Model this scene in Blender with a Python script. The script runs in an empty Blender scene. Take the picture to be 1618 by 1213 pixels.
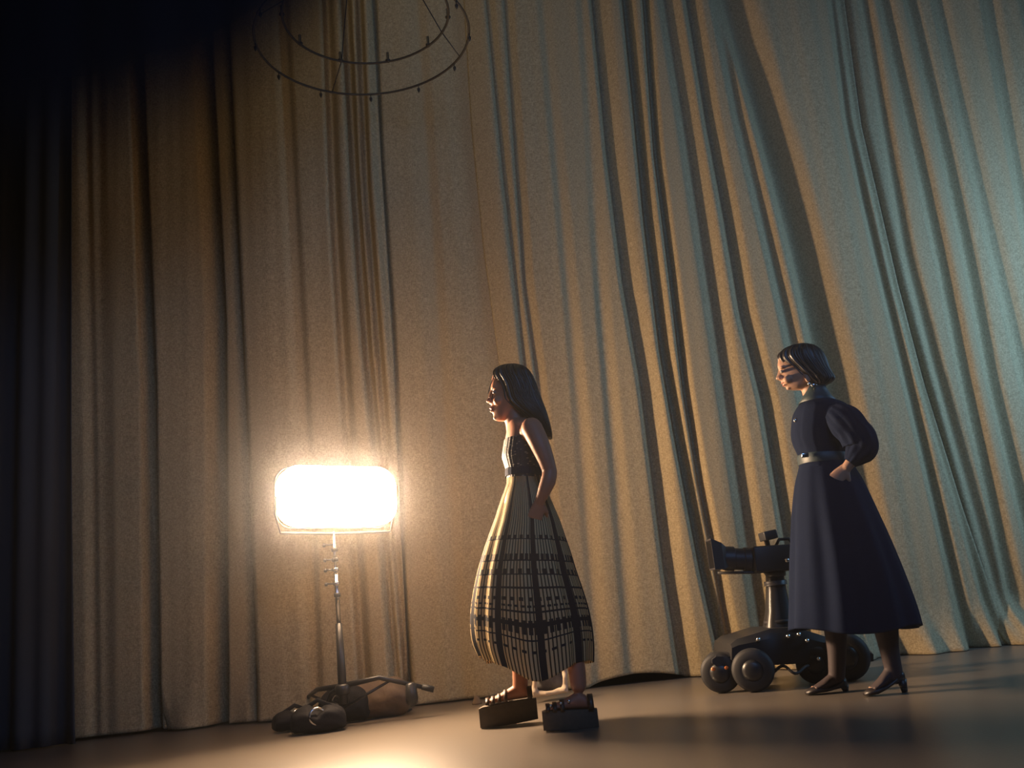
import bpy, bmesh, math, random
import numpy as np
from mathutils import Vector, Matrix
random.seed(7)
np.random.seed(7)
sc = bpy.context.scene
COL = sc.collection
PI = math.pi

# ------------------------------------------------------------------ camera
CF, CH, CP, CR = 1500.0, 0.55, math.radians(13.2), math.radians(6.0)
vf = Vector((0, math.cos(CP), math.sin(CP)))
vu0 = Vector((0, -math.sin(CP), math.cos(CP)))
vr0 = Vector((1, 0, 0))
VR = vr0 * math.cos(CR) - vu0 * math.sin(CR)
VU = vu0 * math.cos(CR) + vr0 * math.sin(CR)
cam = bpy.data.cameras.new('camera')
camo = bpy.data.objects.new('camera', cam)
COL.objects.link(camo)
sc.camera = camo
cam.sensor_fit = 'HORIZONTAL'
cam.sensor_width = 36.0
cam.lens = 36.0 * CF / 1618.0
cam.clip_start = 0.05
camo.matrix_world = Matrix(((VR.x, VU.x, -vf.x, 0), (VR.y, VU.y, -vf.y, 0), (VR.z, VU.z, -vf.z, CH), (0, 0, 0, 1)))

# ------------------------------------------------------------------ world, exposure
w = bpy.data.worlds.new('world')
sc.world = w
w.use_nodes = True
w.node_tree.nodes['Background'].inputs[0].default_value = (0.004, 0.006, 0.010, 1)
w.node_tree.nodes['Background'].inputs[1].default_value = 1.0
# thin haze added through the whole hall to make the lamp's halo
vs = w.node_tree.nodes.new('ShaderNodeVolumeScatter')
vs.inputs['Color'].default_value = (0.88, 0.93, 1.0, 1)
vs.inputs['Density'].default_value = 0.0030
vs.inputs['Anisotropy'].default_value = 0.955
w.node_tree.links.new(vs.outputs[0], w.node_tree.nodes['World Output'].inputs['Volume'])
sc.view_settings.view_transform = 'Standard'
sc.view_settings.look = 'None'
sc.view_settings.gamma = 1.0
sc.view_settings.use_curve_mapping = False
sc.view_settings.exposure = 0.0
sc.cycles.volume_bounces = 0
sc.cycles.max_bounces = 6

# ------------------------------------------------------------------ unseen area lights added to wash and tint the stage
def area(name, loc, target, size, energy, color, sy=None, spread=180):
    l = bpy.data.lights.new(name, 'AREA')
    l.shape = 'RECTANGLE'
    l.size = size
    l.size_y = sy or size
    l.energy = energy
    l.color = color
    l.spread = math.radians(spread)
    o = bpy.data.objects.new(name, l)
    COL.objects.link(o)
    o.location = loc
    o.rotation_euler = (Vector(target) - Vector(loc)).to_track_quat('-Z', 'Y').to_euler()
    return o

area('cool_side_light', (4.4, 4.9, 2.2), (3.4, 6.45, 2.1), 0.8, 56, (0.32, 0.62, 1.0), 1.6)
area('warm_wash_light', (-0.8, 4.6, 6.6), (0.5, 6.4, 2.2), 1.5, 5.5, (1.0, 0.80, 0.52), 1.0, 95)
area('cool_front_fill', (1.5, -1.0, 4.6), (0.1, 6.4, 1.8), 2.0, 30, (0.22, 0.46, 1.0), 2.0, 100)  # added fill without a visible source, cools curtain and dresses

# ------------------------------------------------------------------ pixel -> place helpers
def ray(x, y):
    return vf * CF + VR * (x - 809.0) - VU * (y - 606.5)
def P(x, y, Y):
    d = ray(x, y)
    return Vector((0, 0, CH)) + d * (Y / d.y)
def G(x, y):
    d = ray(x, y)
    return Vector((0, 0, CH)) + d * (-CH / d.z)

# ------------------------------------------------------------------ materials
def mat(name, col=(0.5, 0.5, 0.5), rough=0.6, metal=0.0, spec=0.5, noise=0.0, nscale=20.0, bump=0.0, bscale=200.0,
        emit=None, estr=0.0, translucent=0.0, sheen=0.0, coat=0.0, sss=0.0):
    m = bpy.data.materials.new(name)
    m.use_nodes = True
    nt = m.node_tree
    b = nt.nodes['Principled BSDF']
    out = nt.nodes['Material Output']
    b.inputs['Base Color'].default_value = (*col, 1)
    b.inputs['Roughness'].default_value = rough
    b.inputs['Metallic'].default_value = metal
    b.inputs['Specular IOR Level'].default_value = spec
    b.inputs['Sheen Weight'].default_value = sheen
    b.inputs['Coat Weight'].default_value = coat
    tc = nt.nodes.new('ShaderNodeTexCoord')
    if noise > 0:
        n = nt.nodes.new('ShaderNodeTexNoise')
        n.inputs['Scale'].default_value = nscale
        n.inputs['Detail'].default_value = 6
        nt.links.new(tc.outputs['Object'], n.inputs['Vector'])
        mx = nt.nodes.new('ShaderNodeMix')
        mx.data_type = 'RGBA'
        mx.inputs[6].default_value = (*[c * (1 - noise) for c in col], 1)
        mx.inputs[7].default_value = (*[min(1, c * (1 + noise)) for c in col], 1)
        nt.links.new(n.outputs['Fac'], mx.inputs[0])
        nt.links.new(mx.outputs[2], b.inputs['Base Color'])
    if bump > 0:
        n2 = nt.nodes.new('ShaderNodeTexNoise')
        n2.inputs['Scale'].default_value = bscale
        n2.inputs['Detail'].default_value = 4
        nt.links.new(tc.outputs['Object'], n2.inputs['Vector'])
        bp = nt.nodes.new('ShaderNodeBump')
        bp.inputs['Strength'].default_value = bump
        bp.inputs['Distance'].default_value = 0.004
        nt.links.new(n2.outputs['Fac'], bp.inputs['Height'])
        nt.links.new(bp.outputs[0], b.inputs['Normal'])
    if emit:
        b.inputs['Emission Color'].default_value = (*emit, 1)
        b.inputs['Emission Strength'].default_value = estr
    if sss:
        b.inputs['Subsurface Weight'].default_value = sss
        b.inputs['Subsurface Radius'].default_value = (0.02, 0.008, 0.004)
    if translucent > 0:
        t = nt.nodes.new('ShaderNodeBsdfTranslucent')
        t.inputs[0].default_value = (*col, 1)
        ms = nt.nodes.new('ShaderNodeMixShader')
        ms.inputs[0].default_value = translucent
        nt.links.new(b.outputs[0], ms.inputs[1])
        nt.links.new(t.outputs[0], ms.inputs[2])
        nt.links.new(ms.outputs[0], out.inputs[0])
    return m

def curtain_mat():
    m = mat('curtain_cloth', (0.42, 0.34, 0.235), 0.9, spec=0.1, translucent=0.12)
    nt = m.node_tree
    b = nt.nodes['Principled BSDF']
    tc = nt.nodes.new('ShaderNodeTexCoord')
    # coarse linen: slubs running both ways
    sums = []
    for sx, sz in ((260, 60), (60, 260)):
        mp = nt.nodes.new('ShaderNodeMapping')
        mp.inputs['Scale'].default_value = (sx, 40, sz)
        n = nt.nodes.new('ShaderNodeTexNoise')
        n.inputs['Scale'].default_value = 1.0
        n.inputs['Detail'].default_value = 3
        nt.links.new(tc.outputs['Object'], mp.inputs[0])
        nt.links.new(mp.outputs[0], n.inputs['Vector'])
        sums.append(n)
    ad = nt.nodes.new('ShaderNodeMath')
    ad.operation = 'ADD'
    nt.links.new(sums[0].outputs['Fac'], ad.inputs[0])
    nt.links.new(sums[1].outputs['Fac'], ad.inputs[1])
    cr = nt.nodes.new('ShaderNodeMapRange')
    cr.inputs[1].default_value = 0.72
    cr.inputs[2].default_value = 1.28
    nt.links.new(ad.outputs[0], cr.inputs[0])
    mx = nt.nodes.new('ShaderNodeMix')
    mx.data_type = 'RGBA'
    mx.inputs[6].default_value = (0.29, 0.225, 0.125, 1)
    mx.inputs[7].default_value = (0.56, 0.45, 0.27, 1)
    nt.links.new(cr.outputs[0], mx.inputs[0])
    nt.links.new(mx.outputs[2], b.inputs['Base Color'])
    for nn in nt.nodes:
        if nn.type == 'BSDF_TRANSLUCENT':
            nt.links.new(mx.outputs[2], nn.inputs[0])
    bp = nt.nodes.new('ShaderNodeBump')
    bp.inputs['Strength'].default_value = 0.35
    bp.inputs['Distance'].default_value = 0.003
    nt.links.new(ad.outputs[0], bp.inputs['Height'])
    nt.links.new(bp.outputs[0], b.inputs['Normal'])
    return m

M = {
 'curtain': curtain_mat(),
 'floor': mat('stage_floor', (0.125, 0.105, 0.085), 0.30, spec=0.8, noise=0.10, nscale=6, bump=0.25, bscale=90),
 'black': mat('black_wall', (0.012, 0.012, 0.014), 0.9),
 'velvet': mat('black_serge', (0.010, 0.011, 0.015), 0.95, spec=0.1, sheen=0.1),
 'steel': mat('chrome_steel', (0.55, 0.55, 0.55), 0.22, metal=1.0),
 'blackmetal': mat('black_metal', (0.018, 0.018, 0.02), 0.38, spec=0.5, noise=0.2),
 'iron': mat('dark_iron', (0.02, 0.018, 0.016), 0.6),
 'rubber': mat('black_rubber', (0.014, 0.014, 0.016), 0.65),
 'plastic': mat('dark_plastic', (0.022, 0.022, 0.026), 0.45),
 'bag': mat('black_canvas', (0.010, 0.010, 0.013), 0.75, spec=0.2, bump=0.4, bscale=120),
 'sack': mat('tan_canvas', (0.15, 0.10, 0.06), 0.8, noise=0.3, nscale=14, bump=0.6, bscale=40),
 'cloth': mat('pale_cloth', (0.62, 0.50, 0.36), 0.85, noise=0.12, nscale=30, translucent=0.2),
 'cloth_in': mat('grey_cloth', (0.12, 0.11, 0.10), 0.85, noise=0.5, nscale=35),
 'glass': mat('lens_glass', (0.01, 0.01, 0.015), 0.06, coat=1.0),
 'amber': mat('amber_reflector', (0.8, 0.25, 0.08), 0.2, metal=0.6),
 'skin': mat('skin', (0.40, 0.17, 0.10), 0.5, spec=0.4, noise=0.05, nscale=30, sss=0.08),
 'skin_b': mat('skin_fair', (0.42, 0.25, 0.17), 0.5, spec=0.4, noise=0.05, nscale=30, sss=0.08),
 'eye': mat('eye', (0.25, 0.22, 0.2), 0.15),
 'lip': mat('lip', (0.35, 0.09, 0.07), 0.45),
 'hair': mat('dark_brown_hair', (0.020, 0.014, 0.010), 0.42, spec=0.5, noise=0.4, nscale=60),
 'hair_b': mat('black_hair', (0.012, 0.010, 0.012), 0.42, spec=0.5, noise=0.3, nscale=60),
 'navy': mat('navy_wool', (0.008, 0.014, 0.036), 0.9, spec=0.06, noise=0.15, nscale=25, bump=0.2, bscale=150),
 'navy2': mat('navy_satin', (0.02, 0.04, 0.05), 0.5, spec=0.5),
 'blue_serge': mat('dark_blue_serge', (0.045, 0.055, 0.070), 0.95, spec=0.1),
 'leather': mat('brown_leather', (0.05, 0.028, 0.018), 0.45),
 'cork': mat('platform_sole', (0.075, 0.058, 0.04), 0.75, noise=0.25, nscale=50, bump=0.4, bscale=100),
 'leg_shade': mat('dark_leg_shade', (0.03, 0.018, 0.022), 0.7),
 'shoe': mat('dark_shoe', (0.02, 0.016, 0.018), 0.4),
 'metal_trim': mat('bright_trim', (0.85, 0.85, 0.82), 0.18, metal=1.0),
 'lampframe': mat('lamp_frame', (0.05, 0.045, 0.045), 0.5),
}
def emitter(name, col, front):
    m = mat(name, (0.8, 0.78, 0.75), 0.5, emit=col, estr=front)
    return m
M['diffuser'] = emitter('lit_diffuser', (1.0, 0.68, 0.42), 380.0)
M['lamp_side'] = emitter('lit_lamp_side', (1.0, 0.52, 0.22), 2.0)
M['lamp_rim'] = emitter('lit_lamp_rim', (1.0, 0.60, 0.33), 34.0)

# ------------------------------------------------------------------ mesh helpers
def mesh_obj(name, verts, faces, m, parent=None, smooth=True, uvs=None):
    me = bpy.data.meshes.new(name)
    me.from_pydata([tuple(v) for v in verts], [], faces)
    if uvs is not None:
        l = me.uv_layers.new(name='UVMap')
        for lp in me.loops:
            l.data[lp.index].uv = uvs[lp.vertex_index]
    me.validate()
    me.update()
    if smooth:
        me.polygons.foreach_set('use_smooth', [True] * len(me.polygons))
    o = bpy.data.objects.new(name, me)
    COL.objects.link(o)
    if m is not None:
        me.materials.append(m)
    if parent is not None:
        o.parent = parent
        o.matrix_parent_inverse = Matrix.Translation(-wloc(parent))
    return o
def wloc(o):
    v = Vector(o.location)
    return v
def tag(o, label, cat, group=None, kind=None):
    if label: o['label'] = label
    if cat: o['category'] = cat
    if group: o['group'] = group
    if kind: o['kind'] = kind
    return o
def thing(name, label, cat, loc):
    o = bpy.data.objects.new(name, None)
    COL.objects.link(o)
    o.location = loc
    o.empty_display_size = 0.1
    return tag(o, label, cat)

class MB:
    """collects closed shapes in world coordinates"""
    def __init__(s): s.v = []; s.f = []
    def add(s, v, f):
        b = len(s.v); s.v += [Vector(q) for q in v]; s.f += [tuple(i + b for i in q) for q in f]; return s
    def loft(s, rings, cap=True, closed=True):
        n = len(rings[0]); v = [p for r in rings for p in r]; f = []
        for i in range(len(rings) - 1):
            for j in range(n if closed else n - 1):
                k = (j + 1) % n
                f.append((i * n + j, i * n + k, (i + 1) * n + k, (i + 1) * n + j))
        if cap:
            f.append(tuple(reversed(range(n)))); f.append(tuple((len(rings) - 1) * n + j for j in range(n)))
        return s.add(v, f)
    def tube(s, pts, rad, n=12, cap=True, flat=None):
        pts = [Vector(p) for p in pts]
        if not hasattr(rad, '__len__'): rad = [rad] * len(pts)
        rings = []; up = None
        for i, p in enumerate(pts):
            t = (pts[min(i + 1, len(pts) - 1)] - pts[max(i - 1, 0)]).normalized()
            if up is None:
                up = Vector((0, 0, 1)) if abs(t.z) < 0.9 else Vector((0, 1, 0))
            a = (up - t * up.dot(t)).normalized(); b = t.cross(a); up = a
            fa = 1.0 if flat is None else flat
            rings.append([p + a * (rad[i] * math.cos(2 * PI * k / n)) + b * (rad[i] * fa * math.sin(2 * PI * k / n)) for k in range(n)])
        return s.loft(rings, cap)
    def ball(s, c, r, n=16, m=10):
        c = Vector(c)
        if not hasattr(r, '__len__'): r = (r, r, r)
        rings = []
        for i in range(1, m):
            a = PI * i / m
            rings.append([c + Vector((r[0] * math.sin(a) * math.cos(2 * PI * k / n), r[1] * math.sin(a) * math.sin(2 * PI * k / n), -r[2] * math.cos(a))) for k in range(n)])
        return s.loft(rings)
    def box(s, c, size, R=None, bev=0.0):
        bm = bmesh.new()
        bmesh.ops.create_cube(bm, size=1.0)
        for q in bm.verts: q.co = Vector((q.co.x * size[0], q.co.y * size[1], q.co.z * size[2]))
        if bev > 0:
            bmesh.ops.bevel(bm, geom=bm.edges[:], offset=bev, segments=3, affect='EDGES', profile=0.5)
        R = R or Matrix.Identity(3)
        bm.verts.index_update()
        v = [R @ q.co + Vector(c) for q in bm.verts]; f = [tuple(x.index for x in q.verts) for q in bm.faces]
        bm.free()
        return s.add(v, f)
    def lathe(s, c, axis, prof, n=28):
        """prof: (distance along axis, radius)"""
        c = Vector(c); ax = Vector(axis).normalized()
        a = ax.orthogonal().normalized(); b = ax.cross(a)
        return s.loft([[c + ax * h + a * (r * math.cos(2 * PI * k / n)) + b * (r * math.sin(2 * PI * k / n)) for k in range(n)] for h, r in prof])
    def torus(s, c, axis, R, r, n=48, m=8, arc=2 * PI, start=0.0):
        c = Vector(c); ax = Vector(axis).normalized(); a = ax.orthogonal().normalized(); b = ax.cross(a)
        full = abs(arc - 2 * PI) < 1e-6
        rings = []
        for i in range(n + 1):
            t = start + arc * i / n
            d = a * math.cos(t) + b * math.sin(t)
            rings.append([c + d * (R + r * math.cos(2 * PI * k / m)) + ax * (r * math.sin(2 * PI * k / m)) for k in range(m)])
        return s.loft(rings, cap=not full)
    def build(s, name, m, parent=None, smooth=True, auto=None):
        o = mesh_obj(name, s.v, s.f, m, parent, smooth)
        if auto:
            o.data.set_sharp_from_angle(angle=math.radians(auto))
        return o

def remeshed(name, mb, voxel, m, parent=None, smooth_it=2, disp=None):
    """one continuous surface grown over everything collected in mb"""
    me = bpy.data.meshes.new('tmp'); me.from_pydata([tuple(v) for v in mb.v], [], mb.f); me.update()
    bm = bmesh.new(); bm.from_mesh(me); bmesh.ops.recalc_face_normals(bm, faces=bm.faces); bm.to_mesh(me); bm.free()
    t = bpy.data.objects.new('tmp', me); COL.objects.link(t)
    r = t.modifiers.new('r', 'REMESH'); r.mode = 'VOXEL'; r.voxel_size = voxel; r.adaptivity = 0
    if smooth_it:
        sm = t.modifiers.new('s', 'SMOOTH'); sm.factor = 0.5; sm.iterations = smooth_it
    dg = bpy.context.evaluated_depsgraph_get()
    ev = t.evaluated_get(dg)
    me2 = bpy.data.meshes.new_from_object(ev)
    bpy.data.objects.remove(t)
    me2.name = name
    if disp: disp(me2)
    me2.polygons.foreach_set('use_smooth', [True] * len(me2.polygons))
    me2.materials.clear(); me2.materials.append(m)
    o = bpy.data.objects.new(name, me2); COL.objects.link(o)
    if parent is not None:
        o.parent = parent; o.matrix_parent_inverse = Matrix.Translation(-wloc(parent))
    return o

def lerp_table(tab, t):
    """tab rows (key, v1, v2, ...) sorted by key; smooth interpolation"""
    if t <= tab[0][0]: return tab[0][1:]
    for a, b in zip(tab, tab[1:]):
        if t <= b[0]:
            u = (t - a[0]) / (b[0] - a[0])
            return tuple(p + (q - p) * u for p, q in zip(a[1:], b[1:]))
    return tab[-1][1:]
def dense(tab, n):
    """resample a table with Catmull-Rom so lofts come out smooth"""
    out = []
    for i in range(len(tab) - 1):
        p0 = tab[max(i - 1, 0)]; p1 = tab[i]; p2 = tab[i + 1]; p3 = tab[min(i + 2, len(tab) - 1)]
        for k in range(n):
            u = k / n
            row = []
            for a, b, c, d in zip(p0, p1, p2, p3):
                row.append(0.5 * (2 * b + (c - a) * u + (2 * a - 5 * b + 4 * c - d) * u * u + (3 * b - a - 3 * c + d) * u ** 3))
            out.append(tuple(row))
    out.append(tab[-1])
    return out

# ------------------------------------------------------------------ the room
YC = 6.45
def plane(name, c, sx, sy, m, rot=None):
    mb = MB().box(c, (sx, sy, 0.06), rot)
    o = mb.build(name, m, smooth=False); o['kind'] = 'structure'; return o
plane('floor', (0, 2.5, -0.03), 16, 13, M['floor'])
plane('ceiling', (0, 2.5, 7.6), 16, 13, M['black'])
mb = MB().box((0, 7.4, 3.7), (16, 0.1, 7.8)); mb.build('wall_back', M['black'], smooth=False)['kind'] = 'structure'

# ------------------------------------------------------------------ curtains
Z0, Z1 = 0.0, 7.0
PX = 1.0 / 232.0     # metres per picture pixel on the curtain line
def wallpt(x, y):
    q = P(x, y, YC); return (q.z, q.x)
def line(pts):
    q = sorted(wallpt(x, y) for x, y in pts)
    return [a for a, b in q], [b for a, b in q]
def linex(L, z):
    zs, xs = L
    if len(zs) == 1: return xs[0] + 0 * z
    r = np.interp(z, zs, xs)
    s0 = (xs[1] - xs[0]) / (zs[1] - zs[0]); s1 = (xs[-1] - xs[-2]) / (zs[-1] - zs[-2])
    r = np.where(z < zs[0], xs[0] + s0 * (z - zs[0]), r)
    return np.where(z > zs[-1], xs[-1] + s1 * (z - zs[-1]), r)
# each fold: picture polyline of its groove, width of slope left, width right, depth (pixels)
FOLDS = [
 ([(92, 200), (92, 800), (98, 1100)], 16, 24, 5),
 ([(138, 300), (146, 800), (150, 1150)], 14, 18, 6),
 ([(155, 300), (163, 800), (168, 1150)], 10, 22, 4),
 ([(222, 200), (238, 600), (244, 1100)], 22, 12, 34),
 ([(332, 200), (347, 500), (350, 1100)], 26, 13, 44),
 ([(372, 290), (392, 700), (403, 1000)], 16, 10, 12),
 ([(460, 150), (476, 450), (492, 750), (502, 1000)], 24, 14, 9),
 ([(518, 0), (531, 350), (546, 600), (562, 850)], 9, 20, 24),
 ([(546, 0), (561, 300), (580, 560), (597, 720), (620, 1000)], 8, 20, 38),
 ([(568, 0), (580, 300), (600, 560), (613, 720), (636, 1000)], 7, 15, 32),
 ([(590, 0), (600, 250), (622, 560), (632, 800), (642, 1060)], 12, 10, 10),
 ([(668, 150), (690, 500)], 24, 20, 4),
 ([(771, 0), (795, 250), (815, 450), (832, 600)], 9, 14, 10),
 ([(806, 100), (830, 450), (850, 600), (870, 800)], 9, 16, 10),
 ([(870, 150), (900, 500), (925, 800)], 14, 20, 4),
 ([(925, 100), (950, 500), (975, 800)], 14, 20, 4),
 ([(941, 50), (960, 250), (985, 450), (1012, 600), (1050, 900), (1075, 1060)], 10, 32, 17),
 ([(986, 0), (1003, 170), (1020, 350), (1046, 560), (1070, 700), (1108, 900), (1135, 1020)], 12, 18, 26),
 ([(1017, 0), (1035, 250), (1060, 450), (1080, 620), (1103, 760), (1130, 900)], 9, 13, 20),
 ([(1050, 0), (1082, 200), (1112, 400), (1142, 600), (1172, 800)], 20, 26, 15),
 ([(1085, 0), (1117, 200), (1145, 350), (1170, 500), (1205, 640), (1240, 850)], 16, 22, 18),
 ([(1125, 0), (1165, 200), (1200, 350), (1235, 500), (1280, 700), (1320, 880)], 16, 18, 11),
 ([(1160, 60), (1215, 250), (1255, 400), (1300, 600), (1350, 850)], 24, 54, 34),
 ([(1310, 0), (1335, 200), (1360, 320), (1390, 450), (1430, 620)], 12, 14, 12),
 ([(1325, 0), (1352, 200), (1380, 320), (1410, 450), (1450, 600), (1512, 800), (1545, 920)], 12, 20, 19),
 ([(1362, 0), (1392, 180), (1430, 400), (1470, 560), (1520, 740)], 14, 16, 11),
 ([(1402, 50), (1445, 240), (1480, 400), (1520, 600), (1560, 780)], 12, 22, 14),
 ([(1440, 30), (1492, 250), (1530, 430), (1562, 600), (1600, 760)], 12, 20, 14),
 ([(1500, 100), (1545, 300), (1592, 500)], 14, 22, 9),
 ([(1580, 150), (1625, 400)], 14, 24, 10),
 ([(1650, 150), (1700, 400)], 20, 30, 16),
 ([(1740, 150), (1790, 400)], 20, 30, 16),
 ([(-30, 150), (-30, 900)], 20, 30, 16),
]
FOLDS = [(line(p), a * PX, b * PX, d * PX) for p, a, b, d in FOLDS]
def depth(X, Z):
    """how far the cloth stands away from the camera at (X, Z)"""
    d = 0.02 * np.sin(X * 2.3 + 0.3) + 0.005 * np.sin(X * 9.1 + Z * 0.22) + 0.0022 * np.sin(X * 23.0 - Z * 0.3) + 0.0010 * np.sin(X * 61.0 - Z * 0.9)
    for L, wl, wr, a in FOLDS:
        u = X - linex(L, Z)
        t = np.where(u < 0, 1 + u / wl, 1 - u / wr)
        t = np.clip(t, 0, 1)
        d = d + a * t * t * (3 - 2 * t)
    return d
def curtain(name, Ll, Lr, label, fwd, hem, flare=0.0, fx=None, ret=(0.04, 0.02)):
    """Ll, Lr: picture polylines of the left and right edges; fwd: how far this length hangs in front of its neighbours"""
    Ll, Lr = line(Ll), line(Lr)
    wmean = abs(float(linex(Lr, np.array(2.0)) - linex(Ll, np.array(2.0))))
    nx = max(24, int(wmean / 0.011)); nz = 90
    zz = np.concatenate([np.linspace(0, 0.5, 26), np.linspace(0.5, Z1, nz)[1:]])
    verts = []; faces = []
    for z in zz:
        xl = float(linex(Ll, np.array(z))); xr = float(linex(Lr, np.array(z)))
        X = np.linspace(xl, xr, nx)
        h = hem(X) if callable(hem) else np.full(nx, hem)
        Zr = h + z * (Z1 - h) / Z1
        D = depth(X, Zr)
        roll = np.clip(1 - np.abs(X - xr) / 0.04, 0, 1) ** 2 * 0.02 + np.clip(1 - np.abs(X - xl) / ret[0], 0, 1) ** 1.3 * ret[1]
        fl = np.clip(1 - Zr / 0.35, 0, 1) ** 2 * flare * (0.6 + 0.4 * np.sin(X * 13.0) + 0.3 * np.sin(X * 29.0))
        Y = YC - fwd + D + roll - fl
        if fx: X = fx(X, Zr)
        verts += list(zip(X, Y, Zr))
    n = nx
    for i in range(len(zz) - 1):
        for j in range(nx - 1):
            faces.append((i * n + j, i * n + j + 1, (i + 1) * n + j + 1, (i + 1) * n + j))
    o = mesh_obj(name, verts, faces, M['curtain'])
    md = o.modifiers.new('thickness', 'SOLIDIFY'); md.thickness = 0.004; md.offset = 0
    return tag(o, label, 'curtain', 'backdrop curtains')
e0 = [(-260, 100), (-260, 1100)]
e1 = [(206, 170), (222, 600), (243, 1080), (268, 1165)]
e2 = [(376, 290), (396, 700), (406, 1000)]
e3 = [(590, 0), (604, 250), (624, 560), (634, 800), (642, 1060)]
e4 = [(733, 0), (745, 200), (765, 400), (787, 560), (815, 800), (842, 1060)]
e5 = [(986, 0), (1003, 170), (1020, 350), (1046, 560), (1070, 700), (1108, 900), (1135, 1020)]
e6 = [(1325, 0), (1352, 200), (1380, 320), (1410, 450), (1450, 600), (1512, 800), (1550, 920)]
e7 = [(1830, 0), (1900, 900)]
def grow(L, d): return [(x + d, y) for x, y in L]
curtain('curtain', e0, grow(e1, 8), 'dim blue-grey curtain length furthest left on the stage backdrop', 0.00, 0.02)
curtain('curtain', e1, grow(e2, 8), 'brown curtain length with two bright vertical folds left of the lamp', 0.02, 0.012, 0.05)
curtain('curtain', e2, e3, 'bunched curtain length hanging directly behind the glowing lamp', 0.11, 0.012, 0.03)
curtain('curtain', grow(e3, -14), grow(e4, 12), 'smooth flat curtain length between the lamp and the walking woman', 0.0, lambda X: 0.010 + 0.0 * X, 0.02)
def hem4(X):
    a, b = P(930, 1080, YC).x, P(1082, 1066, YC).x
    t = np.clip((X - a) / (b - a), 0, 1)
    return 0.006 + 0.055 * np.sin(PI * t) ** 0.7 * (t > 0) * (t < 1)
curtain('curtain', e4, grow(e5, 10), 'tan curtain length behind the woman in the striped skirt, hem lifted off the floor', 0.10, hem4, 0.0, ret=(0.17, 0.085))
curtain('curtain', e5, grow(e6, 8), 'heavily pleated curtain length behind the camera dolly and the dark dress', 0.095, 0.004, 0.14)
curtain('curtain', grow(e6, -4), e7, 'pale bluish curtain length furthest right, spreading onto the floor', 0.06, 0.004, 0.30)

# ------------------------------------------------------------------ added shade sheet at the top left, masking drape at the far left
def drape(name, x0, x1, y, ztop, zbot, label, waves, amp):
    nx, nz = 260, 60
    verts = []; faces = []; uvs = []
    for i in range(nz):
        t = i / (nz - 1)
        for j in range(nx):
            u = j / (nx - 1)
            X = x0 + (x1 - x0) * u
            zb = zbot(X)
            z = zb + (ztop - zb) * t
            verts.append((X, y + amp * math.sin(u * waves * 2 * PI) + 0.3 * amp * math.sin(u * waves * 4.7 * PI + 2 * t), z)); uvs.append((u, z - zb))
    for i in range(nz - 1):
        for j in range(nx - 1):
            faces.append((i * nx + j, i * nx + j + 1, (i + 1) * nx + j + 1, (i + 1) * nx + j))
    o = mesh_obj(name, verts, faces, M['shade_sheet'], uvs=uvs)
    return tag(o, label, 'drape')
YB = 4.6
def shade_sheet_mat():
    # added dark sheet imitating soft shade: clear at the hem, opaque higher up
    m = mat('fading_shade', (0.010, 0.013, 0.020), 0.95, spec=0.05)
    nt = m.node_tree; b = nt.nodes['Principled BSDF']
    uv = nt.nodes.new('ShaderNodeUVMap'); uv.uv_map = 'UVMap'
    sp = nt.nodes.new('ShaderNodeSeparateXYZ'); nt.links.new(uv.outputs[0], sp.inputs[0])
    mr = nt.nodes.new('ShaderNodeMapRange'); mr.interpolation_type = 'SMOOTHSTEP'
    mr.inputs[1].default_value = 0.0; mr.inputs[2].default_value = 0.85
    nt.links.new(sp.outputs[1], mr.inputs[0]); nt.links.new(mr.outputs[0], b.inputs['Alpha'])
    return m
M['shade_sheet'] = shade_sheet_mat()
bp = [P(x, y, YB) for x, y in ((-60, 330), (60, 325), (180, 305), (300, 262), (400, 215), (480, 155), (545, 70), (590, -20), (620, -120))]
def shade_bottom(X):
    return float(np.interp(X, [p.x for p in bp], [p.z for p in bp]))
drape('top_left_shade', bp[0].x - 0.8, bp[-1].x, YB, 6.2, shade_bottom, 'added dark sheet standing in for shade over the top left of the backdrop', 5, 0.02)

mbv = []; mbf = []
La = line([(-330, 100), (-330, 1180)]); Lb = line([(136, 100), (140, 700), (150, 1190)])
for i in range(60):
    z = 0.01 + 6.9 * i / 59
    xa = float(linex(La, np.array(z))); xb = float(linex(Lb, np.array(z)))
    for j in range(160):
        X = xa + (xb - xa) * j / 159
        mbv.append((X, 6.20 + 0.035 * math.sin(X * 16) + 0.02 * math.sin(X * 37 + 1), z))
for i in range(59):
    for j in range(159):
        mbf.append((i * 160 + j, i * 160 + j + 1, (i + 1) * 160 + j + 1, (i + 1) * 160 + j))
dr = mesh_obj('masking_drape', mbv, mbf, M['blue_serge'])
md = dr.modifiers.new('thickness', 'SOLIDIFY'); md.thickness = 0.004; md.offset = 0
tag(dr, 'very dark blue masking drape closing off the far left edge of the stage', 'drape')

# ------------------------------------------------------------------ chandelier
cc = P(574, 60, 5.4)
ch = thing('chandelier', 'faint black iron two-tier hoop chandelier hanging in front of the curtain top', 'chandelier', cc)
R1 = abs(P(740, 60, 5.4).x - P(404, 60, 5.4).x) / 2
lo, up = cc.copy(), cc + Vector((0.03, 0, 0.15))
MB().torus(lo, (0, 0, 1), R1, 0.008, 72).build('lower_hoop', M['iron'], ch)
R2 = R1 * 0.78
MB().torus(up, (0, 0, 1), R2, 0.008, 72).build('upper_hoop', M['iron'], ch)
for k in range(10):
    t = 2 * PI * k / 10 + 0.2
    q = up + Vector((R2 * math.cos(t), R2 * math.sin(t), 0))
    MB().lathe(q, (0, 0, 1), [(-0.01, 0.004), (0.005, 0.018), (0.012, 0.018), (0.014, 0.009), (0.07, 0.009), (0.075, 0.003)], 12).build('candle', M['iron'], ch)
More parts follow.
